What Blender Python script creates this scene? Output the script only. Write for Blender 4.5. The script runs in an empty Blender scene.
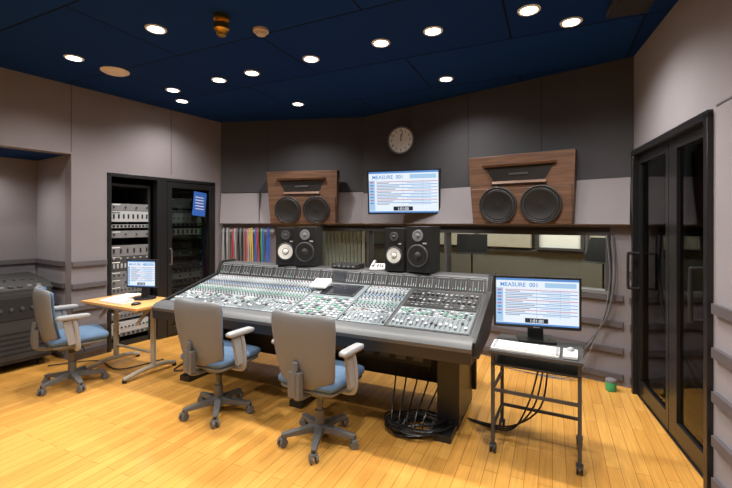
import bpy, math, random
from mathutils import Matrix, Vector
random.seed(7)
PI=math.pi
# ------------------------------------------------------------------ materials
def mat(name,col,rough=.6,metal=0.0,emit=None,es=0.0,var=0.0,scale=8,bump=0.0,bscale=300,spec=None):
    m=bpy.data.materials.new(name); m.use_nodes=True
    nt=m.node_tree; b=nt.nodes['Principled BSDF']
    c=(col[0],col[1],col[2],1)
    b.inputs['Base Color'].default_value=c
    b.inputs['Roughness'].default_value=rough
    b.inputs['Metallic'].default_value=metal
    if spec is not None: b.inputs['Specular IOR Level'].default_value=spec
    if emit:
        b.inputs['Emission Color'].default_value=(*emit,1); b.inputs['Emission Strength'].default_value=es
    if var>0 or bump>0:
        tc=nt.nodes.new('ShaderNodeTexCoord')
    if var>0:
        n=nt.nodes.new('ShaderNodeTexNoise'); n.inputs['Scale'].default_value=scale; n.inputs['Detail'].default_value=4
        nt.links.new(tc.outputs['Object'],n.inputs['Vector'])
        r=nt.nodes.new('ShaderNodeMapRange'); r.inputs['To Min'].default_value=1-var; r.inputs['To Max'].default_value=1+var
        nt.links.new(n.outputs['Fac'],r.inputs['Value'])
        mx=nt.nodes.new('ShaderNodeVectorMath'); mx.operation='SCALE'; mx.inputs[0].default_value=col
        nt.links.new(r.outputs['Result'],mx.inputs['Scale'])
        nt.links.new(mx.outputs['Vector'],b.inputs['Base Color'])
    if bump>0:
        n2=nt.nodes.new('ShaderNodeTexNoise'); n2.inputs['Scale'].default_value=bscale
        nt.links.new(tc.outputs['Object'],n2.inputs['Vector'])
        bp=nt.nodes.new('ShaderNodeBump'); bp.inputs['Strength'].default_value=bump; bp.inputs['Distance'].default_value=.002
        nt.links.new(n2.outputs['Fac'],bp.inputs['Height']); nt.links.new(bp.outputs['Normal'],b.inputs['Normal'])
    return m
def glassmat(name,tint,refl):
    m=bpy.data.materials.new(name); m.use_nodes=True; nt=m.node_tree; nt.nodes.clear()
    o=nt.nodes.new('ShaderNodeOutputMaterial'); t=nt.nodes.new('ShaderNodeBsdfTransparent'); t.inputs[0].default_value=(*tint,1)
    g=nt.nodes.new('ShaderNodeBsdfGlossy'); g.inputs['Roughness'].default_value=.02
    f=nt.nodes.new('ShaderNodeLayerWeight'); f.inputs['Blend'].default_value=refl
    x=nt.nodes.new('ShaderNodeMixShader')
    nt.links.new(f.outputs['Fresnel'],x.inputs[0]); nt.links.new(t.outputs[0],x.inputs[1]); nt.links.new(g.outputs[0],x.inputs[2]); nt.links.new(x.outputs[0],o.inputs[0])
    return m
M_wall=mat('wall_fabric',(.195,.175,.186),.9,var=.08,scale=3,bump=.4)
M_wallL=mat('wall_fabric_light',(.255,.235,.252),.9,var=.08,scale=3,bump=.4)
M_char=mat('charcoal_fabric',(.050,.049,.054),.95,var=.1,scale=4,bump=.4)
M_rail=mat('rail_wood',(.09,.078,.085),.6,var=.1)
M_black=mat('black_plastic',(.012,.012,.013),.4)
M_blackm=mat('black_matte',(.01,.01,.011),.8)
M_blackf=mat('black_frame',(.012,.012,.013),.3)
M_dg=mat('dark_grey',(.05,.05,.053),.5,var=.05)
M_arm=mat('armrest_grey',(.085,.087,.09),.45,var=.05)
M_mg=mat('mid_grey',(.17,.172,.178),.5,var=.05)
M_lg=mat('light_grey',(.38,.39,.41),.5)
M_white=mat('white_plastic',(.85,.85,.84),.4)
M_cap=mat('knob_cap_pale',(.60,.62,.64),.4)
M_capg=mat('knob_cap_green',(.08,.28,.17),.4)
M_capb=mat('knob_cap_blue',(.08,.17,.38),.4)
M_capr=mat('knob_cap_red',(.42,.07,.06),.4)
M_chairshell=mat('chair_shell',(.165,.166,.170),.55,var=.06,scale=5)
M_chairlight=mat('chair_plastic_light',(.29,.292,.30),.5,var=.04)
M_blue=mat('blue_upholstery',(.085,.145,.235),.95,var=.15,scale=40,bump=.5)
M_base=mat('chair_base_grey',(.13,.13,.133),.45,var=.05)
M_chrome=mat('steel',(.6,.6,.6),.3,1.0)
M_wood=mat('desk_wood',(.64,.34,.12),.4,var=.2,scale=6)
M_beige=mat('beige_metal',(.42,.38,.31),.45)
M_cone=mat('speaker_cone_dark',(.012,.011,.011),.45)
M_coneW=mat('speaker_cone_white',(.75,.72,.66),.7)
M_ring=mat('speaker_ring',(.03,.027,.026),.35)
M_scrW=mat('screen_white',(.02,.02,.02),.3,emit=(.82,.91,1.0),es=.98)
M_scrB=mat('screen_blue',(.02,.02,.02),.3,emit=(.10,.30,.72),es=.9)
M_scrLB=mat('screen_lightblue',(.02,.02,.02),.3,emit=(.42,.66,.92),es=.9)
M_scrG=mat('screen_grey',(.02,.02,.02),.3,emit=(.36,.41,.50),es=.8)
M_scrP=mat('screen_pink',(.02,.02,.02),.3,emit=(.65,.2,.4),es=.8)
M_scrD=mat('screen_dark',(.01,.01,.012),.2,emit=(.02,.03,.05),es=.5)
M_led=mat('led_disc',(1,1,1),.3,emit=(1,.97,.92),es=18)
M_green=mat('led_green',(.02,.2,.05),.3,emit=(.1,1,.3),es=.5)
M_red=mat('red_plastic',(.50,.05,.05),.4)
M_yel=mat('yellow_plastic',(.60,.45,.10),.4)
M_grn=mat('green_plastic',(.05,.32,.12),.4)
M_blu=mat('blue_plastic',(.03,.12,.48),.4)
M_brass=mat('brass',(.60,.34,.06),.3,1.0)
M_ceildet=mat('detector_cream',(.5,.42,.32),.5)
M_ventc=mat('vent_cream',(.70,.60,.50),.5)
M_glass=glassmat('window_glass',(.82,.86,.84),.22)
M_glassD=glassmat('door_glass',(.72,.77,.75),.30)
M_paper=mat('paper',(.75,.73,.70),.8)
M_strip1=mat('channel_strip_a',(.20,.23,.25),.5)
M_strip2=mat('channel_strip_b',(.13,.155,.17),.5)
M_bezel=mat('monitor_bezel',(.015,.015,.016),.35)
M_cabinet=mat('tape_cabinet',(.028,.026,.026),.6,var=.1)
M_live=mat('live_room_wall_olive',(.13,.13,.115),.9,var=.1)
M_livel=mat('live_room_panel',(.40,.375,.32),.9,var=.1)
M_blind=mat('blind_white',(.62,.58,.50),.8)

def woodmat(name,c1,c2,sc):
    m=bpy.data.materials.new(name); m.use_nodes=True; nt=m.node_tree; b=nt.nodes['Principled BSDF']
    tc=nt.nodes.new('ShaderNodeTexCoord'); mp=nt.nodes.new('ShaderNodeMapping'); mp.inputs['Scale'].default_value=(sc[0],sc[1],sc[2])
    n=nt.nodes.new('ShaderNodeTexNoise'); n.inputs['Scale'].default_value=3; n.inputs['Detail'].default_value=8
    r=nt.nodes.new('ShaderNodeValToRGB'); r.color_ramp.elements[0].color=(*c1,1); r.color_ramp.elements[1].color=(*c2,1)
    r.color_ramp.elements[0].position=.35; r.color_ramp.elements[1].position=.65
    nt.links.new(tc.outputs['Object'],mp.inputs[0]); nt.links.new(mp.outputs[0],n.inputs['Vector']); nt.links.new(n.outputs['Fac'],r.inputs[0]); nt.links.new(r.outputs[0],b.inputs['Base Color'])
    b.inputs['Roughness'].default_value=.55
    return m
M_veneer=woodmat('speaker_veneer',(.080,.038,.022),(.155,.077,.043),(1,1,14))

def floormat():
    m=bpy.data.materials.new('oak_floor'); m.use_nodes=True; nt=m.node_tree; b=nt.nodes['Principled BSDF']
    tc=nt.nodes.new('ShaderNodeTexCoord'); mp=nt.nodes.new('ShaderNodeMapping'); mp.inputs['Rotation'].default_value=(0,0,-math.radians(65))
    br=nt.nodes.new('ShaderNodeTexBrick'); br.offset=.37; br.offset_frequency=2
    br.inputs['Color1'].default_value=(.62,.295,.062,1); br.inputs['Color2'].default_value=(.73,.38,.088,1); br.inputs['Mortar'].default_value=(.36,.155,.03,1)
    br.inputs['Scale'].default_value=1; br.inputs['Mortar Size'].default_value=.0018; br.inputs['Brick Width'].default_value=.95; br.inputs['Row Height'].default_value=.075; br.inputs['Bias'].default_value=0
    nt.links.new(tc.outputs['Object'],mp.inputs[0]); nt.links.new(mp.outputs[0],br.inputs['Vector'])
    mp2=nt.nodes.new('ShaderNodeMapping'); mp2.inputs['Scale'].default_value=(1.2,22,1)
    n=nt.nodes.new('ShaderNodeTexNoise'); n.inputs['Scale'].default_value=3; n.inputs['Detail'].default_value=6
    nt.links.new(mp.outputs[0],mp2.inputs[0]); nt.links.new(mp2.outputs[0],n.inputs['Vector'])
    r=nt.nodes.new('ShaderNodeMapRange'); r.inputs['To Min'].default_value=.72; r.inputs['To Max'].default_value=1.24
    nt.links.new(n.outputs['Fac'],r.inputs['Value'])
    mx=nt.nodes.new('ShaderNodeVectorMath'); mx.operation='SCALE'
    nt.links.new(br.outputs['Color'],mx.inputs[0]); nt.links.new(r.outputs['Result'],mx.inputs['Scale']); nt.links.new(mx.outputs['Vector'],b.inputs['Base Color'])
    b.inputs['Roughness'].default_value=.2
    return m
def ceilmat():
    m=bpy.data.materials.new('navy_ceiling'); m.use_nodes=True; nt=m.node_tree; b=nt.nodes['Principled BSDF']
    tc=nt.nodes.new('ShaderNodeTexCoord'); mp=nt.nodes.new('ShaderNodeMapping'); mp.inputs['Rotation'].default_value=(0,0,math.radians(25)); mp.inputs['Location'].default_value=(.3,.2,0)
    br=nt.nodes.new('ShaderNodeTexBrick'); br.offset=.5
    br.inputs['Color1'].default_value=(.0020,.022,.115,1); br.inputs['Color2'].default_value=(.0028,.028,.135,1); br.inputs['Mortar'].default_value=(.001,.003,.015,1)
    br.inputs['Scale'].default_value=1; br.inputs['Mortar Size'].default_value=.008; br.inputs['Brick Width'].default_value=1.8; br.inputs['Row Height'].default_value=.9
    nt.links.new(tc.outputs['Object'],mp.inputs[0]); nt.links.new(mp.outputs[0],br.inputs['Vector']); nt.links.new(br.outputs['Color'],b.inputs['Base Color'])
    b.inputs['Roughness'].default_value=.8; b.inputs['Specular IOR Level'].default_value=.12
    return m
M_floor=floormat(); M_ceil=ceilmat()

# ------------------------------------------------------------------ builder
class B:
    def __init__(s,name): s.name=name; s.v=[]; s.f=[]; s.fm=[]; s.mats=[]; s.M=Matrix()
    def add(s,vs,fs,m):
        o=len(s.v); s.v+=[s.M@Vector(p) for p in vs]
        if m not in s.mats: s.mats.append(m)
        i=s.mats.index(m)
        for f in fs: s.f.append([o+k for k in f]); s.fm.append(i)
    def box(s,x0,x1,y0,y1,z0,z1,m):
        s.add([(x0,y0,z0),(x1,y0,z0),(x1,y1,z0),(x0,y1,z0),(x0,y0,z1),(x1,y0,z1),(x1,y1,z1),(x0,y1,z1)],
              [(0,3,2,1),(4,5,6,7),(0,1,5,4),(1,2,6,5),(2,3,7,6),(3,0,4,7)],m)
    def cbox(s,c,sz,m,R=None):
        old=s.M
        s.M=old@Matrix.Translation(c)@(R if R else Matrix())
        s.box(-sz[0]/2,sz[0]/2,-sz[1]/2,sz[1]/2,-sz[2]/2,sz[2]/2,m); s.M=old
    def beam(s,p0,p1,w,h,m,w1=None,h1=None):
        p0=Vector(p0);p1=Vector(p1);d=(p1-p0).normalized(); side=d.cross(Vector((0,0,1)))
        if side.length<1e-4: side=Vector((1,0,0))
        side.normalize(); up=side.cross(d); w1=w if w1 is None else w1; h1=h if h1 is None else h1
        vs=[]
        for p,a,b in((p0,w,h),(p1,w1,h1)):
            for i,j in((-1,-1),(1,-1),(1,1),(-1,1)): vs.append(p+side*i*a/2+up*j*b/2)
        s.add(vs,[(0,1,2,3),(7,6,5,4),(0,4,5,1),(1,5,6,2),(2,6,7,3),(3,7,4,0)],m)
    def cyl(s,p0,p1,r,m,r1=None,n=14):
        p0=Vector(p0);p1=Vector(p1);d=(p1-p0).normalized(); a=d.orthogonal().normalized(); b=d.cross(a); r1=r if r1 is None else r1
        vs=[]
        for p,q in((p0,r),(p1,r1)):
            for i in range(n):
                t=2*PI*i/n; vs.append(p+a*math.cos(t)*q+b*math.sin(t)*q)
        fs=[(i,(i+1)%n,n+(i+1)%n,n+i) for i in range(n)]+[tuple(range(n-1,-1,-1)),tuple(range(n,2*n))]
        s.add(vs,fs,m)
    def lathe(s,prof,m,n=24,M=None):   # profile (r,h) about local z, open ended
        old=s.M; s.M=old@(M if M else Matrix())
        vs=[];k=len(prof)
        for r,h in prof:
            for i in range(n):
                t=2*PI*i/n; vs.append((max(r,1e-4)*math.cos(t),max(r,1e-4)*math.sin(t),h))
        fs=[]
        for j in range(k-1):
            for i in range(n): fs.append((j*n+i,j*n+(i+1)%n,(j+1)*n+(i+1)%n,(j+1)*n+i))
        s.add(vs,fs,m); s.M=old
    def tube(s,pts,r,m,n=6,sub=5):
        P=[Vector(p) for p in pts]
        if sub>1 and len(P)>2:
            Q=[]
            for i in range(len(P)-1):
                a=P[max(i-1,0)];b=P[i];c=P[i+1];d=P[min(i+2,len(P)-1)]
                for k in range(sub):
                    t=k/sub; Q.append(.5*((2*b)+(c-a)*t+(2*a-5*b+4*c-d)*t*t+(3*b-a-3*c+d)*t**3))
            Q.append(P[-1]); P=Q
        vs=[];up=None
        for i,p in enumerate(P):
            d=(P[min(i+1,len(P)-1)]-P[max(i-1,0)])
            if d.length<1e-7: d=Vector((0,0,1))
            d.normalize()
            if up is None: up=d.orthogonal().normalized()
            up=(up-d*up.dot(d))
            if up.length<1e-5: up=d.orthogonal()
            up.normalize(); q=d.cross(up)
            for k in range(n):
                t=2*PI*k/n; vs.append(p+up*math.cos(t)*r+q*math.sin(t)*r)
        L=len(P); fs=[]
        for j in range(L-1):
            for i in range(n): fs.append((j*n+i,j*n+(i+1)%n,(j+1)*n+(i+1)%n,(j+1)*n+i))
        fs.append(tuple(range(n-1,-1,-1))); fs.append(tuple((L-1)*n+i for i in range(n)))
        s.add(vs,fs,m)
    def prism(s,prof,x0,x1,m):
        n=len(prof); vs=[(x0,y,z) for y,z in prof]+[(x1,y,z) for y,z in prof]
        s.add(vs,[(i,(i+1)%n,n+(i+1)%n,n+i) for i in range(n)]+[tuple(range(n-1,-1,-1)),tuple(range(n,2*n))],m)
    def pillow(s,w,h,t,curve,m,M=None,cr=.35,taper=0.0,nx=18,nz=18,vcurve=0.0):
        old=s.M; s.M=old@(M if M else Matrix())
        us=[math.sin(PI/2*(2*i/nx-1)) for i in range(nx+1)]; vsn=[math.sin(PI/2*(2*i/nz-1)) for i in range(nz+1)]
        V=[];
        for side in(-1,1):
            for u in us:
                for v in vsn:
                    x=u*math.sqrt(1-cr*v*v/2*1.0*abs(v)**4*.6); z=v*math.sqrt(1-cr*u*u/2*1.0*abs(u)**4*.6)
                    e=max(abs(u),abs(v)); f=math.sqrt(max(0,1-e**7))
                    ww=w/2*(1+taper*v)
                    V.append((x*ww,side*t/2*f+curve*u*u+vcurve*v*v,z*h/2))
        W=(nz+1);N=(nx+1)*W;F=[]
        for i in range(nx):
            for j in range(nz):
                a=i*W+j; F.append((a,a+W,a+W+1,a+1)); F.append((N+a,N+a+1,N+a+W+1,N+a+W))
        s.add(V,F,m); s.M=old
    def text(s,txt,size,m,M,align='LEFT'):
        c=bpy.data.curves.new('t','FONT'); c.body=txt; c.size=size; c.align_x=align; c.fill_mode='FRONT'; c.resolution_u=3; c.offset=size*.012
        o=bpy.data.objects.new('t',c); bpy.context.collection.objects.link(o)
        dg=bpy.context.evaluated_depsgraph_get(); me=bpy.data.meshes.new_from_object(o.evaluated_get(dg))
        old=s.M; s.M=old@M
        s.add([tuple(v.co) for v in me.vertices],[tuple(p.vertices) for p in me.polygons],m); s.M=old
        bpy.data.objects.remove(o); bpy.data.meshes.remove(me); bpy.data.curves.remove(c)
    def obj(s,loc=(0,0,0),rz=0.0,bevel=0.0,smooth=True,parent=None,merge=False):
        import bmesh
        me=bpy.data.meshes.new(s.name); me.from_pydata([tuple(v) for v in s.v],[],s.f)
        for m in s.mats: me.materials.append(m)
        for p,i in zip(me.polygons,s.fm): p.material_index=i
        bm=bmesh.new(); bm.from_mesh(me)
        if merge: bmesh.ops.remove_doubles(bm,verts=bm.verts,dist=1e-5)
        bmesh.ops.recalc_face_normals(bm,faces=bm.faces); bm.to_mesh(me); bm.free()
        if smooth:
            for p in me.polygons: p.use_smooth=True
            me.set_sharp_from_angle(angle=math.radians(38))
        o=bpy.data.objects.new(s.name,me); bpy.context.collection.objects.link(o)
        o.location=loc; o.rotation_euler=(0,0,rz)
        if bevel>0:
            md=o.modifiers.new('bevel','BEVEL'); md.width=bevel; md.segments=2; md.limit_method='ANGLE'; md.angle_limit=math.radians(45)
        if parent: o.parent=parent
        return o
def RX(a): return Matrix.Rotation(a,4,'X')
def RY(a): return Matrix.Rotation(a,4,'Y')
def RZ(a): return Matrix.Rotation(a,4,'Z')
def T(*p): return Matrix.Translation(p)
UP=RX(PI/2)   # maps text plane (xy) to xz plane, facing -y

CH=2.97
# ------------------------------------------------------------------ shell
b=B('floor'); b.box(-8,6,-3.2,9.5,-.1,0,M_floor); b.obj(smooth=False)
b=B('ceiling'); b.box(-8,6,-3.2,9.5,CH,CH+.1,M_ceil); b.obj(smooth=False)

# left wall frame
wL=(.532,.847); aL=math.atan2(.847,.532); L0=(-3.471-3*.532,3.794-3*.847,0)
b=B('wall_left')
b.box(-.05,1.6,0,.15,0,CH,M_wall); b.box(1.6,3.586,0,.15,2.23,CH,M_wall)
b.box(3.586,3.94,0,.15,0,CH,M_wall); b.box(3.94,5.392,0,.15,2.07,CH,M_wall); b.box(5.392,5.7,0,.15,0,CH,M_wall)
b.box(1.5,3.72,.89,1.0,0,2.33,M_wall); b.box(3.586,3.70,.15,.89,0,2.33,M_wallL); b.box(1.48,1.6,.15,.89,0,2.33,M_wall)
b.box(1.6,3.586,.15,.89,2.23,2.33,M_ceil)
b.box(3.80,3.94,.15,1.0,0,2.2,M_blackm); b.box(5.392,5.5,.15,1.0,0,2.2,M_blackm); b.box(3.80,5.5,.9,1.0,0,2.2,M_blackm); b.box(3.94,5.392,.15,.9,2.07,2.2,M_blackm)
for x in (2.2,3.586,4.72): b.box(x-.004,x+.004,-.003,.0,2.25 if x!=4.72 else 2.12,CH,M_rail)
b.obj(L0,aL,smooth=False)
b=B('trim_1')
for z in (1.02,.78,.54,.30,.06):
    b.box(3.586,3.93,-.03,0,z,z+.05,M_rail); b.box(1.62,3.56,.86,.89,z,z+.05,M_rail); b.box(3.556,3.586,.15,.86,z,z+.05,M_rail)
b.obj(L0,aL)
b=B('wall_side'); b.box(-5.2,-5.05,-3,1.35,0,CH,M_wall); b.obj(smooth=False)
b=B('wall_rear'); b.box(-5.2,2.1,-3.1,-2.95,0,CH,M_wall); b.obj(smooth=False)

# back wall left
PB=(-2.123,5.94,0); aB=math.atan2(-.286,2.109)
b=B('wall_back_left')
b.box(-.1,1.476,0,.12,0,1.45,M_wall); b.box(1.476,2.13,0,.12,0,.85,M_wall); b.box(1.476,2.13,0,.12,1.40,1.45,M_char)
b.box(-.1,2.13,0,.12,1.45,CH,M_wall); b.box(0,2.14,-.05,0,1.93,CH,M_char)
b.prism([(0,1.47),(-.10,1.48),(-.05,1.92),(0,1.92)],.0,2.14,M_wallL)
b.box(.6,.606,-.103,0,1.475,1.92,M_rail)
for x in (.72,1.44): b.box(x-.003,x+.003,-.053,-.05,1.93,CH,M_black)
b.obj(PB,aB,smooth=False)
# back wall right
PC=(-.014,5.654,0); aC=math.atan2(-2.054,2.408)
b=B('wall_back_right')
b.box(0,2.994,0,.12,0,.85,M_wall); b.box(2.994,3.3,0,.12,0,1.45,M_wall); b.box(0,2.994,0,.12,1.40,1.45,M_char)
b.box(0,3.3,0,.12,1.45,CH,M_wall); b.box(-.02,3.2,-.05,0,1.90,CH,M_char)
b.prism([(0,1.47),(-.10,1.48),(-.05,1.90),(0,1.90)],-.01,3.16,M_wallL)
for x in (.8,1.6,2.4): b.box(x-.003,x+.003,-.053,-.05,1.90,CH,M_black)
b.obj(PC,aC,smooth=False)
b=B('trim_2')
for z in (.78,.54,.30,.06): b.box(.1,3.10,-.03,0,z,z+.05,M_rail)
b.obj(PC,aC)
b=B('window_1')
b.box(1.45,2.12,-.02,.1,.82,.86,M_dg); b.box(1.45,2.12,-.02,.1,1.37,1.41,M_dg); b.box(1.45,1.49,-.02,.1,.86,1.37,M_dg)
b.box(1.49,2.12,.05,.058,.86,1.37,M_glass); b.obj(PB,aB)
b=B('window_2')
b.box(0.03,3.0,-.03,.1,.81,.86,M_mg); b.box(0.03,3.0,-.02,.1,1.37,1.41,M_dg)
for x in(.05,1.27,2.96): b.box(x,x+.035,-.02,.1,.86,1.37,M_dg)
b.box(.05,2.98,.05,.058,.86,1.37,M_glass); b.obj(PC,aC)
b=B('vertical_blind')
for i in range(11): b.cbox((1.52+i*.055,.24,1.10),(.042,.004,.62),M_blind,RZ(.35))
b.box(1.48,2.12,.2,.26,1.41,1.44,M_white); b.obj(PB,aB)
# live room: olive walls, pale acoustic panels, inner window, music stands and a stool
b=B('wall_live_room')
b.box(-2.6,5.2,2.7,2.85,0,CH,M_live); b.box(5.1,5.2,.2,2.7,0,CH,M_live); b.box(-2.6,-2.5,.6,2.7,0,CH,M_live)
b.obj(PC,aC,smooth=False)
b=B('acoustic_panel')
for x0,x1 in((-1.6,-.75),(-.65,.38),(.5,1.42),(2.3,3.2),(3.3,4.2)): b.box(x0,x1,2.63,2.69,1.06,2.3,M_livel)
b.box(-2.5,5.0,2.66,2.69,.98,1.03,M_dg)
b.obj(PC,aC,bevel=.008)
b=B('window_3')
b.box(1.5,2.22,2.62,2.7,1.04,1.08,M_dg);b.box(1.5,2.22,2.62,2.7,1.95,2.0,M_dg)
for x in(1.5,2.18): b.box(x,x+.05,2.62,2.7,1.08,1.95,M_dg)
b.box(1.55,2.18,2.66,2.69,1.08,1.95,M_white); b.obj(PC,aC)  # opaque pane, coloured white so the guessed window reads as lit
def wp(P,a,x,y): return (P[0]+math.cos(a)*x-math.sin(a)*y,P[1]+math.sin(a)*x+math.cos(a)*y,0)
def musicstand(x,y,r):
    b=B('music_stand'); b.cyl((0,0,.1),(0,0,1.05),.012,M_black,n=10)
    for i in range(3):
        a=i*2*PI/3; b.tube([(0,0,.25),(.25*math.cos(a),.25*math.sin(a),.01)],.008,M_black,sub=1)
    b.cbox((0,.02,1.16),(.46,.012,.32),M_black,RX(-.35)); b.cbox((0,-.07,1.02),(.46,.06,.01),M_black)
    b.obj(wp(PC,aC,x,y),aC+r,bevel=.002)
musicstand(.9,1.5,.4); musicstand(2.75,1.1,-.5)

# right wall
PD=(2.394,3.6,0); aR=math.atan2(-.947,-.322)
b=B('wall_right')
b.box(-.05,.1,0,.12,0,2.12,M_wallL); b.box(-.05,2.75,0,.12,2.12,CH,M_wallL); b.box(1.45,2.75,0,.12,0,2.12,M_wallL)
b.box(1.5,2.75,-.004,0,2.13,2.14,M_rail); b.box(1.7,1.706,-.004,0,2.21,CH,M_rail)
b.obj(PD,aR,smooth=False)
E=Vector((2.394-.322*2.75,3.6-.947*2.75,0))
b=B('wall_right_rear'); d=Vector((1.95,-3.0,0))-E; b.box(0,d.length,0,.12,0,CH,M_wallL); b.obj(E,math.atan2(d.y,d.x),smooth=False)
b=B('trim_3')
for z in (1.00,.76,.52,.28,.05): b.box(1.50,2.7,-.025,0,z,z+.055,M_rail); b.box(0.0,.08,-.02,0,z,z+.055,M_rail)
b.obj(PD,aR)
b=B('wall_vestibule'); b.box(-.4,2.4,1.5,1.6,0,CH,M_wallL); b.box(-.5,-.4,.13,1.6,0,CH,M_wallL); b.box(2.4,2.5,.13,1.6,0,CH,M_wallL)
for z in (1.00,.76,.52,.28,.05): b.box(-.4,2.4,1.475,1.5,z,z+.055,M_rail); b.box(-.4,-.375,.13,1.5,z,z+.055,M_rail)
b.obj(PD,aR,smooth=False)
b=B('door_frame'); b.box(.085,.13,-.03,.13,0,2.11,M_blackf); b.box(1.42,1.465,-.03,.13,0,2.11,M_blackf); b.box(.085,1.465,-.03,.13,2.075,2.125,M_blackf); b.box(.13,1.42,0,.12,0,.012,M_blackf); b.obj(PD,aR,bevel=.003)
def leaf(name,x0,x1,sl,sr,hx):
    b=B(name)
    b.box(x0,x0+sl,.01,.06,.015,2.07,M_blackf); b.box(x1-sr,x1,.01,.06,.015,2.07,M_blackf)
    b.box(x0+sl,x1-sr,.01,.06,.015,.14,M_blackf); b.box(x0+sl,x1-sr,.01,.06,2.0,2.07,M_blackf)
    b.box(x0+sl,x1-sr,.03,.038,.14,2.0,M_glassD)
    b.tube([(hx,.01,1.23),(hx,-.06,1.23),(hx,-.075,1.21),(hx,-.075,.95),(hx,-.06,.93),(hx,.01,.93)],.012,M_black,n=8,sub=3)
    b.obj(PD,aR,bevel=.003)
leaf('door_1',.135,.80,.05,.05,.175); leaf('door_2',.81,1.415,.13,.05,1.385)

# ------------------------------------------------------------------ ceiling fixtures
DL=[(-1.6,3.047),(-2.617,3.585),(-2.149,4.455),(-2.235,4.86),(-1.522,4.14),(-1.125,3.946),(-.847,4.983),(-.496,3.607),(.123,3.285),(.516,3.079),(.822,4.112),(1.13,2.774),(1.507,2.94)]
DLoff=[(-2.9,2.3),(-1.5,1.7),(0,1.6),(.9,1.3),(-3.6,.9),(-1.8,.2),(-.2,-.4),(-3.2,-1.2)]
def downlight(x,y,e,sz=142,z=CH):
    b=B('recessed_downlight')
    b.lathe([(.057,.002),(.057,-.004),(.072,-.005),(.077,.002)],M_white,24)
    b.lathe([(.0,-.001),(.058,-.001)],M_led,24)
    o=b.obj((x,y,z-.002))
    l=bpy.data.lights.new('lamp','SPOT'); l.energy=e; l.spot_size=math.radians(sz); l.spot_blend=.95; l.shadow_soft_size=.05; l.color=(1,.96,.905)
    lo=bpy.data.objects.new('lamp',l); bpy.context.collection.objects.link(lo); lo.parent=o; lo.location=(0,0,-.03)
for i,(x,y) in enumerate(DL): downlight(x,y,62 if i in(2,3,5,8) else 92)
for x,y in DLoff: downlight(x,y,98)
downlight(L0[0]+.532*3.0-.847*.5,L0[1]+.847*3.0+.532*.5,40,150,2.23)
b=B('air_vent'); b.lathe([(.0,-.012),(.06,-.02),(.10,-.018),(.125,-.004),(.125,.002)],M_ventc,28); b.obj((-2.443,3.894,CH-.002))
b=B('smoke_detector'); b.lathe([(0,-.04),(.035,-.038),(.045,-.02),(.058,-.015),(.06,.002)],M_ceildet,24); b.obj((-.804,3.06,CH-.002))
b=B('brass_heat_detector'); b.lathe([(.055,.002),(.055,-.03),(.04,-.035),(.045,-.05),(.055,-.06),(.055,-.10),(.035,-.12),(.03,-.14),(0,-.145)],M_brass,24); b.obj((-1.03,2.85,CH-.002))
b=B('ceiling_access_box'); b.box(-.22,.22,-.12,.12,-.05,.0,M_blackm); b.box(-.18,.18,-.09,.09,-.06,-.05,M_blackm); b.obj((1.72,2.55,CH),aR,bevel=.004)

def arealamp(loc,e,s,col):
    b=B('added_fill_panel'); b.box(-s/2,s/2,-s/2,s/2,-.03,0,M_white); b.box(-s/2+.03,s/2-.03,-s/2+.03,s/2-.03,-.032,-.03,M_blind); o=b.obj(loc)  # unseen panel with lamp, added to brighten the rooms behind the glass
    l=bpy.data.lights.new('lamp','AREA'); l.energy=e; l.size=s; l.color=col
    lo=bpy.data.objects.new('lamp',l); bpy.context.collection.objects.link(lo); lo.parent=o; lo.location=(0,0,-.05)
arealamp((3.2,5.2,CH),95,.6,(1,.95,.84)); arealamp((1.6,6.6,CH),85,.6,(1,.95,.85))
arealamp((2.95,2.55,CH),36,.4,(1,.97,.92))

# ------------------------------------------------------------------ screen helper
def screen_ui(b,w,h,y,txt=True):
    b.box(-w/2,w/2,y-.001,y,-h/2,h/2,M_scrW); e=y-.0015
    def r(x0,x1,z0,z1,m,k=0): b.box(-w/2+x0*w,-w/2+x1*w,e-.0008-k*.0004,e-k*.0004,h/2-z1*h,h/2-z0*h,m)
    r(0,1,0,.045,M_scrB); r(0,.09,.21,.95,M_scrLB,1); r(.60,.97,.08,.18,M_scrLB,1)
    b.text('MEASURE  001',h*.125,M_scrB,T(-w/2+.05*w,e-.003,h/2-.175*h)@UP); 
    for i in range(8):
        z=.24+i*.073
        r(.11,.985,z,z+.014,M_scrB if i%3 else M_scrP)
        r(.12,.30+.06*((i*5)%7)/2,z+.030,z+.050,M_scrG); r(.02,.07,z,z+.035,M_scrB if i%2 else M_scrP,2)
        r(.55+.05*((i*3)%5)/2,.90,z+.030,z+.048,M_scrLB)
    for x in(.50,.78): r(x,x+.003,.22,.84,M_scrG,1)
    r(.0,1,.965,1,M_scrB); r(.36,.64,.85,.95,M_scrD,2)
    b.text('1:01:00',h*.095,M_scrW,T(-w/2+.50*w,e-.004,h/2-.935*h)@UP,'CENTER')

b=B('wall_television'); b.M=RX(math.radians(5))
w,h=.90,.545
b.box(-w/2,w/2,-.03,.03,-h/2,h/2,M_bezel); screen_ui(b,w-.04,h-.04,-.0305)
b.box(-.3,.3,.03,.08,-.2,.2,M_black); b.M=Matrix(); b.box(-.06,.06,.06,.30,-.08,.08,M_black)
b.obj((.46,4.92,1.87),math.atan2(-.28,.96),bevel=.003)
b=B('wall_clock'); MM=RX(PI/2)
b.lathe([(0,0),(.175,0),(.18,.02),(.175,.035),(.16,.035),(.158,.02)],M_mg,48,MM); b.lathe([(0,.022),(.158,.022)],M_white,40,MM)
for i in range(12):
    a=i*PI/6; b.text(str(12 if i==0 else i),.042,M_black,T(math.sin(a)*.125,-.024,math.cos(a)*.125-.014)@UP,'CENTER')
    b.cbox((math.sin(a)*.150,-.0235,math.cos(a)*.150),(.004,.002,.010),M_black,RY(a))
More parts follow.
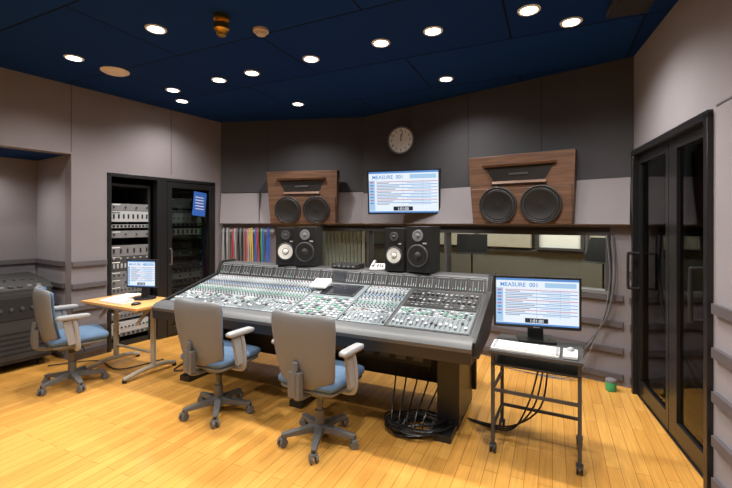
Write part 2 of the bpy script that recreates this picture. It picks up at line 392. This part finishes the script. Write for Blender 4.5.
b.cbox((.003,-.026,.035),(.010,.002,.09),M_black,RY(.08)); b.cbox((.012,-.028,.05),(.006,.002,.13),M_black,RY(.22)); b.cyl((0,-.02,0),(0,-.032,0),.008,M_black)
b.obj((.505-.05,5.21-.06,2.55),aC+.30)

# ------------------------------------------------------------------ soffit speakers
def soffit(loc,rz,H=.72,name='main_monitor_speaker'):
    b=B(name); W=1.02; k=H/.72
    b.add([(-W/2,-.13,H),(W/2,-.13,H),(W/2-.03,-.06,0),(-W/2+.03,-.06,0),(-W/2,.02+.0,H),(W/2,.02,H),(W/2-.03,.02,0),(-W/2+.03,.02,0)],
          [(0,1,2,3),(4,7,6,5),(0,4,5,1),(3,2,6,7),(1,5,6,2),(0,3,7,4)],M_veneer)
    tilt=math.atan2(.07,H); F=T(0,-.06,0)@RX(tilt)
    b.M=F
    b.box(-W/2+.035,W/2-.035,-.018,0,.0,.36,M_veneer)
    for x in(-.205,.205):
        b.lathe([(.19,0),(.19,.03),(.177,.034),(.165,.02),(.15,.022),(.06,-.01),(.05,.0),(.02,.01),(0,.012)],M_ring,40,T(x,-.012,.19)@RX(PI/2))
        b.lathe([(.15,.026),(.145,.03),(.06,.006),(0,.015)],M_cone,32,T(x,-.014,.19)@RX(PI/2))
        b.lathe([(.162,.024),(.162,.035),(.154,.036),(.154,.024)],M_dg,40,T(x,-.012,.19)@RX(PI/2))
    z=lambda q: .36+(q-.36)*(H-.36)/.36
    b.add([(-.33,-.005,z(.60)),(.33,-.005,z(.60)),(.24,-.005,z(.43)),(-.24,-.005,z(.43)),(-.1,-.002,z(.54)),(.1,-.002,z(.54)),(.1,-.002,z(.49)),(-.1,-.002,z(.49))],
          [(0,1,5,4),(1,2,6,5),(2,3,7,6),(3,0,4,7),(4,5,6,7)],M_cone)
    b.prism([(-.03,z(.60)),(-.002,z(.60)),(-.002,z(.63)),(-.045,z(.63))],-.35,.35,M_veneer)
    b.prism([(-.03,z(.41)),(-.002,z(.41)),(-.002,z(.44)),(-.012,z(.44))],-.26,.26,M_veneer)
    b.box(-.09,.09,-.012,-.002,z(.50),z(.525),M_dg)
    b.M=Matrix(); b.obj(loc,rz,bevel=.003)
def onwall(P,a,s,off,z): return (P[0]+math.cos(a)*s+math.sin(a)*off,P[1]+math.sin(a)*s-math.cos(a)*off,z)
soffit(onwall(PB,aB,1.29,.155,1.48),aB-.06); soffit(onwall(PC,aC,.708*3.165,.175,1.485),aC+.10,.69)

# ------------------------------------------------------------------ mixing console
u=(.905,-.425); aK=math.atan2(-.425,.905); K0=(-1.943,3.745,0); KL=2.87
def K(x,y,z): return (K0[0]+u[0]*x+.425*y,K0[1]+u[1]*x+.905*y,z)
b=B('mixing_console')
b.prism([(.0,.67),(.0,.725),(.09,.745),(.74,.92),(.80,1.04),(.82,1.05),(1.0,1.05),(1.0,.85),(.6,.66),(.12,.63)],0,KL,M_dg)
for x0,x1 in((-.035,0),(KL,KL+.035)):
    b.prism([(-.01,.66),(-.01,.74),(.09,.765),(.74,.945),(.79,1.06),(.82,1.07),(1.01,1.07),(1.01,.83),(.6,.63),(.12,.60)],x0,x1,M_black)
b.prism([(-.05,.685),(-.055,.71),(-.035,.735),(.0,.748),(.075,.758),(.08,.72),(.0,.66)],-.02,KL+.02,M_arm)
b.prism([(-.045,.61),(-.05,.685),(.0,.685),(.05,.61)],-.02,KL+.02,M_black)
sl=math.atan2(.175,.65); b.M=T(0,.09,.748)@RX(sl); SL=.665
def channels(x0,x1):
    n=int(round((x1-x0)/.034)); w=(x1-x0)/n
    for i in range(n):
        xa=x0+i*w; b.box(xa+.001,xa+w-.001,.01,SL,0,.006,M_strip1 if (i//8)%2==0 else M_strip2)
        xc=xa+w/2
        b.box(xc-.003,xc+.003,.03,.15,.006,.0075,M_black); fy=.04+random.random()*.09
        b.box(xc-.007,xc+.007,fy-.012,fy+.012,.0075,.018,random.choice([M_cap,M_cap,M_lg,M_dg]))
        for r in range(4):
            b.box(xc-.009,xc+.009,.168+r*.017,.178+r*.017,.006,.011,random.choice([M_cap,M_lg,M_capg if r==1 else M_lg,M_capr if (r==2 and i%3==0) else M_dg]))
        for r in range(13):
            y=.252+r*.0315; c=M_mg if r%2 else M_dg
            if r in(2,3): c=M_capg
            if r==7: c=M_capb
            if r in(4,10,11): c=M_cap
            if r==12: c=M_capr if i%2 else M_dg
            for dx in((-.007,.007) if r%3==0 else (0,)):
                rr=.0050 if r%3==0 else .0075
                b.cyl((xc+dx,y,.006),(xc+dx,y,.018),rr,c if dx<=0 else M_cap,r1=rr*.8,n=8)
            if r%2: b.box(xc-.011,xc+.011,y+.013,y+.016,.006,.0075,M_lg)
channels(.03,1.36); channels(1.86,2.24)
b.box(1.37,1.85,.01,SL,0,.006,M_strip2); b.box(1.47,1.80,.41,.63,.006,.014,M_black); b.box(1.49,1.78,.425,.615,.014,.016,M_scrD)
for i in range(9):
    for j in range(9): b.box(1.40+i*.05,1.43+i*.05,.04+j*.037,.06+j*.037,.006,.012,random.choice([M_cap,M_lg,M_dg,M_capg,M_lg,M_lg]))
b.box(1.385,1.455,.42,.62,.006,.012,M_lg)
b.box(2.25,KL-.02,.01,SL,0,.006,M_dg); b.box(2.27,KL-.03,.34,.64,.006,.010,M_black)
for i in range(14):
    for j in range(7):
        c=random.choice([M_mg,M_lg,M_dg,M_mg,M_dg])
        if j in(2,5): b.cyl((2.30+i*.039,.37+j*.037,.010),(2.30+i*.039,.37+j*.037,.024),.010,c,n=8)
        else: b.box(2.288+i*.039,2.310+i*.039,.363+j*.037,.374+j*.037,.010,.014,c)
b.box(2.27,KL-.03,.02,.32,.006,.009,M_strip2)
for i in range(16):
    xc=2.29+i*.035; b.box(xc-.003,xc+.003,.04,.17,.009,.0105,M_black); fy=.06+random.random()*.09; b.box(xc-.008,xc+.008,fy-.013,fy+.013,.0105,.022,random.choice([M_cap,M_lg,M_dg,M_cap]))
    for j in range(5): b.box(xc-.010,xc+.010,.19+j*.025,.201+j*.025,.009,.014,random.choice([M_cap,M_lg,M_capg,M_dg]))
ma=math.atan2(.12,.06); b.M=T(0,.74,.92)@RX(ma)
for i in range(20):
    x0=.02+i*.142; b.box(x0,x0+.135,.004,.128,0,.006,M_black)
    if i in(10,): b.box(x0+.01,x0+.126,.02,.11,.006,.008,M_scrD); continue
    for j in range(6):
        xx=x0+.012+j*.021; b.box(xx,xx+.006,.022,.100,.006,.009,M_mg if j%2 else M_dg); b.box(xx,xx+.006,.022,.03+.02*random.random(),.009,.0095,M_green if random.random()<.08 else M_lg)
    b.box(x0+.008,x0+.128,.116,.119,.006,.008,M_lg)
b.M=Matrix()
b.box(.1,KL-.1,.80,.84,.12,.80,M_black)
for x in(.12,1.38,2.58):
    b.box(x,x+.16,.30,.80,.04,.66,M_black); b.box(x+.02,x+.14,.12,.90,0,.05,M_black)
b.box(.3,1.36,.3,.62,.52,.66,M_blackm); b.box(1.56,2.56,.22,.62,.46,.66,M_blackm)
for i in range(7): b.box(1.64+i*.13,1.72+i*.13,.212,.22,.49,.61,M_dg)
b.obj(K0,aK,bevel=.0015)

b=B('remote_control_unit'); b.M=RX(sl); b.prism([(-.07,0),(-.07,.02),(.07,.04),(.07,0)],-.08,.08,M_white)
for i in range(5):
    for j in range(3): b.cbox((-.05+i*.025,-.04+j*.035,.028+j*.005),(.016,.018,.008),M_lg)
b.M=Matrix(); b.obj(K(1.42,.58,.92),aK,bevel=.003)
b=B('telephone'); b.prism([(-.08,0),(-.08,.02),(.08,.05),(.08,0)],-.07,.07,M_white); b.tube([(-.04,-.07,.04),(-.04,-.04,.052),(-.04,.04,.066),(-.04,.08,.068)],.016,M_lg,n=8)
for i in range(3):
    for j in range(4): b.cbox((.0+i*.022,-.05+j*.026,.030+j*.005),(.014,.014,.008),M_mg)
b.obj(K(1.85,.9,1.052),aK+.3,bevel=.004)
b=B('outboard_box'); b.box(-.14,.14,-.08,.08,0,.045,M_black); b.box(-.13,.13,-.083,-.08,.008,.037,M_dg)
for i in range(5): b.cyl((-.1+i*.05,-.083,.022),(-.1+i*.05,-.095,.022),.009,M_mg,n=10)
b.obj(K(1.53,.9,1.052),aK,bevel=.002)
def nearfield(x,y,rz,W,H,D,white):
    b=B('nearfield_monitor_speaker'); b.box(-W/2,W/2,0,D,0,H,M_black)
    cz=H*.36; r=W*.40
    b.lathe([(r*1.12,0),(r*1.12,.008),(r,.012),(r*.95,.004),(r*.4,-.0),(r*.38,.006),(r*.2,.014),(0,.016)],M_dg,36,T(0,0,cz)@RX(PI/2))
    b.lathe([(r*.93,.004),(r*.93,.008),(r*.42,.0055),(r*.4,.003)],M_coneW if white else M_cone,36,T(0,-.002,cz)@RX(PI/2))
    b.lathe([(r*.34,.006),(r*.30,.014),(r*.15,.02),(0,.022)],M_coneW if white else M_ring,24,T(0,-.001,cz)@RX(PI/2))
    tz=H*.80; t=r*.48
    b.lathe([(t*1.2,0),(t*1.2,.006),(t,.008),(t*.5,.003),(t*.4,.010),(0,.014)],M_mg if not white else M_dg,28,T(0,0,tz)@RX(PI/2))
    b.box(W*.22,W*.38,-.002,0,H*.62,H*.65,M_lg)
    b.box(-W*.4,W*.4,.03,D-.03,-.008,0,M_blackm)
    b.obj(K(x,y,1.06),rz,bevel=.004)
nearfield(.86,.80,aK+.34,.205,.38,.19,True)
nearfield(1.095,.80,aK+.22,.225,.39,.22,False)
nearfield(2.05,.80,aK-.02,.18,.385,.19,True)
nearfield(2.275,.79,aK-.16,.225,.40,.22,False)

# ------------------------------------------------------------------ office chairs
def chair(x,y,rz,basea=0.3):
    b=B('office_chair')
    b.pillow(.48,.46,.075,.0,M_blue,T(0,.03,.455)@RX(-PI/2),cr=.6)
    b.pillow(.45,.43,.05,.0,M_chairshell,T(0,.03,.412)@RX(-PI/2),cr=.6)
    bk=T(0,-.225,.675)@RX(math.radians(8))
    b.pillow(.45,.46,.05,.055,M_blue,bk@T(0,.014,0),cr=.6,taper=.10,vcurve=.015)
    b.pillow(.485,.50,.055,.058,M_chairshell,bk@T(0,-.012,0),cr=.6,taper=.10,vcurve=.015)
    b.tube([(0,-.05,.38),(0,-.18,.375),(0,-.265,.41),(0,-.275,.52),(0,-.262,.62)],.022,M_base,n=8)
    b.box(-.045,.045,-.285,-.245,.40,.56,M_base)
    b.box(-.11,.11,-.12,.13,.355,.40,M_base)
    b.tube([(.1,.05,.375),(.2,.05,.37),(.27,.05,.36)],.006,M_black)
    b.cyl((0,0,.10),(0,0,.22),.033,M_base,n=16); b.cyl((0,0,.22),(0,0,.36),.024,M_base,n=16); b.cyl((0,0,.30),(0,0,.36),.03,M_black,n=16)
    for s in(-1,1):
        X=s*.275
        b.tube([(s*.12,.0,.385),(s*.24,.0,.385),(X,.0,.42),(X+s*.005,-.01,.55),(X,-.03,.655)],.021,M_chairlight,n=8)
        b.beam((X,-.04,.44),(X,-.08,.65),.028,.060,M_chairlight)
        b.pillow(.068,.25,.040,0,M_chairlight,T(X,-.035,.675)@RX(-PI/2),cr=.9,nx=10,nz=12)
    b.cyl((0,0,.065),(0,0,.125),.05,M_base,r1=.04,n=16)
    R=.258
    for i in range(5):
        a=basea+i*2*PI/5; c,s_=math.cos(a),math.sin(a)
        b.beam((c*.03,s_*.03,.10),(c*R,s_*R,.075),.055,.045,M_base,.034,.026)
        cx,cy=c*(R-.005),s_*(R-.005); b.cyl((cx,cy,.05),(cx,cy,.08),.010,M_black,n=8)
        p=Vector((-math.sin(a+.5),math.cos(a+.5),0))
        for k in(-1,1):
            q=Vector((cx,cy,.028))+p*k*.010; b.cyl(q,q+p*k*.016,.028,M_base,n=16)
        b.cbox((cx,cy,.052),(.035,.05,.018),M_base,RZ(a+.5))
    return b.obj((x,y,0),rz,bevel=.002,merge=True)
chair(-.315,2.74,-math.radians(29),.15); chair(-1.165,3.16,-math.radians(29),.45); chair(-2.71,3.69,-math.radians(45),.1)

# ------------------------------------------------------------------ left desk
aD=math.atan2(-.447,.894); D0=(-2.90,4.07,0)
def DK(x,y,z): return (D0[0]+.894*x+.447*y,D0[1]-.447*x+.894*y,z)
b=B('side_desk'); b.box(0,.88,0,.50,.675,.70,M_wood); b.box(.03,.85,.03,.47,.65,.675,M_beige)
for x in(.14,.74):
    b.beam((x,.27,.66),(x,.27,.05),.05,.03,M_beige) ; b.beam((x,.23,.65),(x,.10,.52),.03,.02,M_beige)
    b.tube([(x,-.03,.03),(x,.1,.055),(x,.27,.07),(x,.42,.055),(x,.52,.03)],.022,M_beige,n=8)
    for y in(-.02,.51): b.cyl((x,y,0),(x,y,.03),.02,M_black,n=12)
b.tube([(.14,.27,.2),(.74,.27,.2)],.014,M_beige,sub=1)
b.obj(D0,aD,bevel=.002)
b=B('computer_monitor'); w,h=.34,.29
b.box(-w/2,w/2,-.02,.025,.12,.12+h,M_bezel); b.M=T(0,0,.12+h/2); screen_ui(b,w-.03,h-.03,-.0205,); b.M=Matrix()
b.beam((0,.03,.02),(0,.045,.22),.06,.03,M_black); b.lathe([(0,0),(.11,0),(.105,.015),(.03,.022),(0,.022)],M_black,28,T(0,.03,0)); b.obj(DK(.49,.33,.702),aD+.30,bevel=.002)
def keyboard(loc,rz,w=.40,d=.14):
    b=B('computer_keyboard'); b.prism([(0,0),(0,.012),(d,.026),(d,0)],0,w,M_white)
    n=int(w/.0195)
    for r in range(5):
        for i in range(n):
            if r==0 and 4<i<10: continue
            b.cbox((.01+.0195*(i+.4),.018+r*.025,.017+r*.0026),(.0165,.021,.008),M_lg if (i in(0,n-1)) else M_white)
        if r==0: b.cbox((.01+.0195*7.4,.018,.017),(.115,.021,.008),M_white)
    b.obj(loc,rz,bevel=.0)
keyboard(DK(.22,.05,.702),aD,.36,.13)
b=B('computer_mouse'); b.lathe([(.0,.026),(.015,.024),(.028,.014),(.03,0)],M_black,20,Matrix.Diagonal((1,1.6,1,1))); b.obj(DK(.70,.12,.702),aD)
b=B('paper_stack'); b.box(-.1,.1,-.14,.14,0,.004,M_paper); b.cbox((.02,.01,.006),(.2,.28,.003),M_paper,RZ(.2)); b.obj(DK(.18,.34,.702),aD+.2)

# ------------------------------------------------------------------ rolling table at right
aT=math.atan2(-.468,.883); T0=(.828,2.61,0)
def TK(x,y,z): return (T0[0]+.883*x+.468*y,T0[1]-.468*x+.883*y,z)
b=B('rolling_computer_table')
W,D=.50,.36
b.box(-.02,W+.02,-.04,D+.03,.655,.675,M_dg); b.box(-.01,W+.01,-.02,D+.02,.575,.588,M_black)
for x in(0,W):
    for y in(0,D):
        b.box(x-.011,x+.011,y-.011,y+.011,.06,.655,M_dg)
        b.cyl((x,y,.045),(x,y,.07),.008,M_chrome,n=8)
        for k in(-1,1): b.cyl((x+k*.006,y,.028),(x+k*.018,y,.028),.028,M_black,n=16)
        b.cbox((x,y,.05),(.04,.035,.016),M_dg)
for z in(.40,.16):
    b.box(0,W,-.008,.008,z,z+.02,M_dg) if z>.3 else None
    for x in(0,W): b.box(x-.008,x+.008,0,D,z,z+.02,M_dg)
b.box(0,W,D-.008,D+.008,.16,.18,M_dg)
b.obj(T0,aT,bevel=.0015)
keyboard(TK(-.01,-.02,.677),aT,.40,.14)
b=B('mouse_trackball'); b.prism([(0,0),(0,.02),(.05,.035),(.11,.035),(.12,0)],-.04,.04,M_white); b.lathe([(.024,0),(.024,.012),(.015,.024),(0,.028)],M_lg,20,T(0,.07,.028)); b.obj(TK(.45,-.01,.677),aT,bevel=.004)
b=B('computer_monitor'); w,h=.56,.355
b.box(-w/2,w/2,-.02,.025,.09,.09+h,M_bezel); b.M=T(0,0,.09+h/2+.003); screen_ui(b,w-.03,h-.035,-.0205); b.M=Matrix()
b.box(-.05,.05,.025,.06,.01,.26,M_black); b.box(-.12,.12,-.07,.12,0,.014,M_black); b.box(-.02,.02,-.022,-.02,.094,.099,M_lg)
b.obj((1.18,2.775,.677),math.atan2(-.27,.96),bevel=.003)

# ------------------------------------------------------------------ equipment racks in left opening
def rack(name,x0,x1,seed,z1=1.93,depth=.55,y0=.10,bright=True):
    random.seed(seed); b=B(name)
    for x in(x0,x1-.03):
        b.box(x,x+.03,y0,y0+.03,.0,z1,M_black); b.box(x,x+.03,y0+depth-.03,y0+depth,0,z1,M_black)
    b.box(x0,x1,y0,y0+depth,z1,z1+.03,M_black); b.box(x0,x1,y0,y0+depth,.0,.06,M_black)
    b.box(x0,x0+.005,y0+.03,y0+depth,.06,z1,M_blackm); b.box(x1-.005,x1,y0+.03,y0+depth,.06,z1,M_blackm)
    z=.12
    while z<z1-.18:
        k=random.choice([1,1,2,2,3]); hh=.0445*k
        c=random.choice([M_lg,M_mg,M_dg,M_black,M_mg,M_mg] if bright else [M_dg,M_mg,M_black,M_dg])
        if random.random()<.22: z+=hh; continue
        b.box(x0+.03,x1-.03,y0-.004,y0+.35,z+.002,z+hh-.002,c)
        n=random.choice([4,6,8,10]); W=x1-x0-.12
        kc=M_black if c in(M_lg,M_mg) else M_lg
        typ=random.random()
        for i in range(n):
            xx=x0+.07+W*i/(n-1)
            if typ<.5: b.cyl((xx,y0-.004,z+hh/2),(xx,y0-.02,z+hh/2),.009,kc,n=10)
            elif typ<.8: b.box(xx-.010,xx+.010,y0-.008,y0-.004,z+hh*.3,z+hh*.7,kc)
            else:
                b.box(xx-.016,xx+.016,y0-.006,y0-.004,z+hh*.15,z+hh*.85,M_blackm)
        b.box(x1-.055,x1-.045,y0-.007,y0-.004,z+hh*.4,z+hh*.6,M_green)
        b.box(x0+.05,x0+.14,y0-.006,y0-.004,z+hh*.78,z+hh*.86,M_white if c!=M_lg else M_black)
        z+=hh+ (.03 if random.random()<.3 else 0)
    b.obj(L0,aL,bevel=.001)
rack('equipment_rack',3.99,4.50,3); rack('equipment_rack',4.70,5.30,5,y0=.14)
b=B('door_3') 
b.box(3.945,3.985,-.01,.06,0,2.06,M_blackf); b.box(5.35,5.39,-.01,.06,0,2.06,M_blackf); b.box(3.945,5.39,-.01,.06,2.03,2.07,M_blackf); b.box(4.53,4.66,-.01,.10,0,2.03,M_blackf)
b.box(4.66,4.72,-.02,.02,.02,2.02,M_blackf); b.box(5.29,5.345,-.02,.02,.02,2.02,M_blackf); b.box(4.72,5.29,-.02,.02,1.95,2.02,M_blackf); b.box(4.72,5.29,-.02,.02,.02,.14,M_blackf); b.box(4.72,5.29,-.003,.003,.14,1.95,M_glassD)
b.tube([(4.69,-.02,1.15),(4.69,-.06,1.14),(4.69,-.06,.96),(4.69,-.02,.95)],.008,M_chrome,sub=2)
b.obj(L0,aL,bevel=.002)
b=B('blue_notice_sheet'); b.cbox((0,0,0),(.20,.003,.33),M_blu,RY(.10)); 
for i in range(5): b.cbox((-.0,-.003,.09-i*.04),(.13,.002,.01),M_white,RY(.10))
o=b.obj((L0[0]+wL[0]*5.12+.027*.847,L0[1]+wL[1]*5.12-.027*.532,1.75),aL)

b=B('equipment_cabinet'); 
x0,x1,y0,y1=2.45,3.46,.14,.78
b.box(x0,x1,y0,y1,.09,.80,M_cabinet); b.prism([(y0,.80),(y0,.82),(y0+.12,.88),(y1,.93),(y1,.80)],x0-.01,x1+.01,M_cabinet)
for x in(x0+.02,(x0+x1)/2+.01):
    w=(x1-x0)/2-.03; b.box(x,x+w,y0-.012,y0,.12,.78,M_cabinet)
    for k in range(5): b.box(x+.03,x+w-.03,y0-.016,y0-.012,.18+k*.05,.20+k*.05,M_blackm)
    b.box(x+.03,x+w-.03,y0-.018,y0-.012,.52,.74,M_blackm); 
    for k in range(4): b.cyl((x+.07+k*.085,y0-.018,.63),(x+.07+k*.085,y0-.03,.63),.018,M_dg,n=12)
for i in range(12):
    b.box(x0+.06+i*.075,x0+.10+i*.075,y0+.02,y0+.06,.835,.855,random.choice([M_mg,M_dg,M_dg]))
    b.cyl((x0+.08+i*.075,y0+.2,.88),(x0+.08+i*.075,y0+.2,.91),.012,M_dg,n=8)
for x in(x0+.08,x1-.08):
    for y in(y0+.08,y1-.08): b.cyl((x-.015,y,.04),(x+.015,y,.04),.04,M_black,n=16); b.box(x-.03,x+.03,y-.03,y+.03,.07,.09,M_dg)
b.obj(L0,aL,bevel=.003)

# ------------------------------------------------------------------ hanging patch cables
random.seed(11)
b=B('hanging_patch_cables')
b.box(.03,.82,-.09,-.075,1.36,1.39,M_lg)
for x in(.05,.78): b.box(x,x+.02,-.09,0,1.35,1.40,M_lg)
cc=[M_lg,M_black,M_lg,M_mg,None,M_red,M_lg,M_mg,M_black,M_mg,M_black,M_mg,M_red,M_lg,M_yel,M_yel,None,M_blu,M_red,M_black,M_grn,M_blu,None,M_blu,M_blu]
for i in range(25):
    x=.06+i*.029; c=cc[i]; L=.45+.28*random.random(); dx=.018+.014*random.random()
    if c is None: continue
    b.tube([(x,-.085,1.40),(x-.002,-.105,1.38),(x-dx*.5,-.11,1.38-L*.6),(x-dx*.2,-.11,1.38-L),(x+dx*.5,-.115,1.38-L*.97),(x+dx*.6,-.12,1.38-L*.5),(x+.004,-.11,1.37),(x,-.088,1.395)],.0065,c,n=5,sub=4)
b.obj(PB,aB)

# ------------------------------------------------------------------ floor cables
random.seed(4)
b=B('cable_tangle')
c0=K(2.42,.05,0)
for k in range(9):
    pts=[];r0=.10+.10*random.random();ph=random.random()*6
    for i in range(14):
        a=ph+i*.85; r=r0*(1+.25*math.sin(i*1.7+k)); pts.append((c0[0]+.10+r*1.25*math.cos(a)+random.uniform(-.02,.02),c0[1]+.12+r*.8*math.sin(a),.012+.007*k+.012*random.random()))
    b.tube(pts,.006,M_black if k!=4 else M_mg,n=6,sub=4)
for k in range(5):
    p=K(2.2+.09*k,.42,.5); q=K(2.3+.06*k,.12,.03); b.tube([p,(p[0]+.01,p[1]-.03,.32),(q[0],q[1]+.03,.12),q,(q[0]+.1,q[1]-.02,.02)],.006,M_black)
b.obj()
b=B('table_cables')
for k in range(3):
    b.tube([TK(.25+.03*k,.40,.66),TK(.24+.03*k,.43,.45),TK(.18+.04*k,.30,.22),TK(.08,.25+.03*k,.05),TK(-.1,.3+.02*k,.012),TK(-.25,.35,.012)],.006,M_black)
b.obj()
b=B('wall_cables')
def RW(s,off,z): return onwall(PC,aC,s,off,z)
for k in range(4):
    b.tube([RW(2.97+.02*k,.03,1.38),RW(3.0+.015*k,.05,1.0),RW(2.95+.01*k,.07,.62),RW(2.83-.03*k,.10,.25),RW(2.72-.05*k,.16,.02),RW(2.4-.1*k,.25,.012)],.004,[M_mg,M_black,M_mg,M_dg][k])
b.obj()
b=B('floor_cables')
b.tube([K(-.5,.9,.01),K(-.25,.6,.01),K(-.1,.25,.01),K(.1,.5,.01)],.006,M_black)
b.tube([(-3.3,4.15,.01),(-2.9,4.3,.01),(-2.5,4.05,.01),(-2.2,4.35,.01)],.006,M_black)
b.obj()
b=B('green_canister'); b.lathe([(0,0),(.04,0),(.043,.01),(.043,.075),(.04,.08),(0,.08)],M_grn,24); b.lathe([(.044,.08),(.044,.10),(.03,.108),(0,.108)],M_mg,24); b.obj((2.18,3.56,0))

# ------------------------------------------------------------------ world, camera
wd=bpy.data.worlds.new('World'); bpy.context.scene.world=wd; wd.use_nodes=True
wd.node_tree.nodes['Background'].inputs[0].default_value=(.5,.55,.65,1); wd.node_tree.nodes['Background'].inputs[1].default_value=.05
cam=bpy.data.cameras.new('camera'); co=bpy.data.objects.new('camera',cam); bpy.context.collection.objects.link(co)
co.location=(0,0,1.5); co.rotation_euler=(PI/2,0,0); cam.sensor_width=36; cam.lens=400/732*36; cam.shift_y=-22/732; cam.clip_start=.05
bpy.context.scene.camera=co
bpy.context.scene.view_settings.view_transform='Standard'
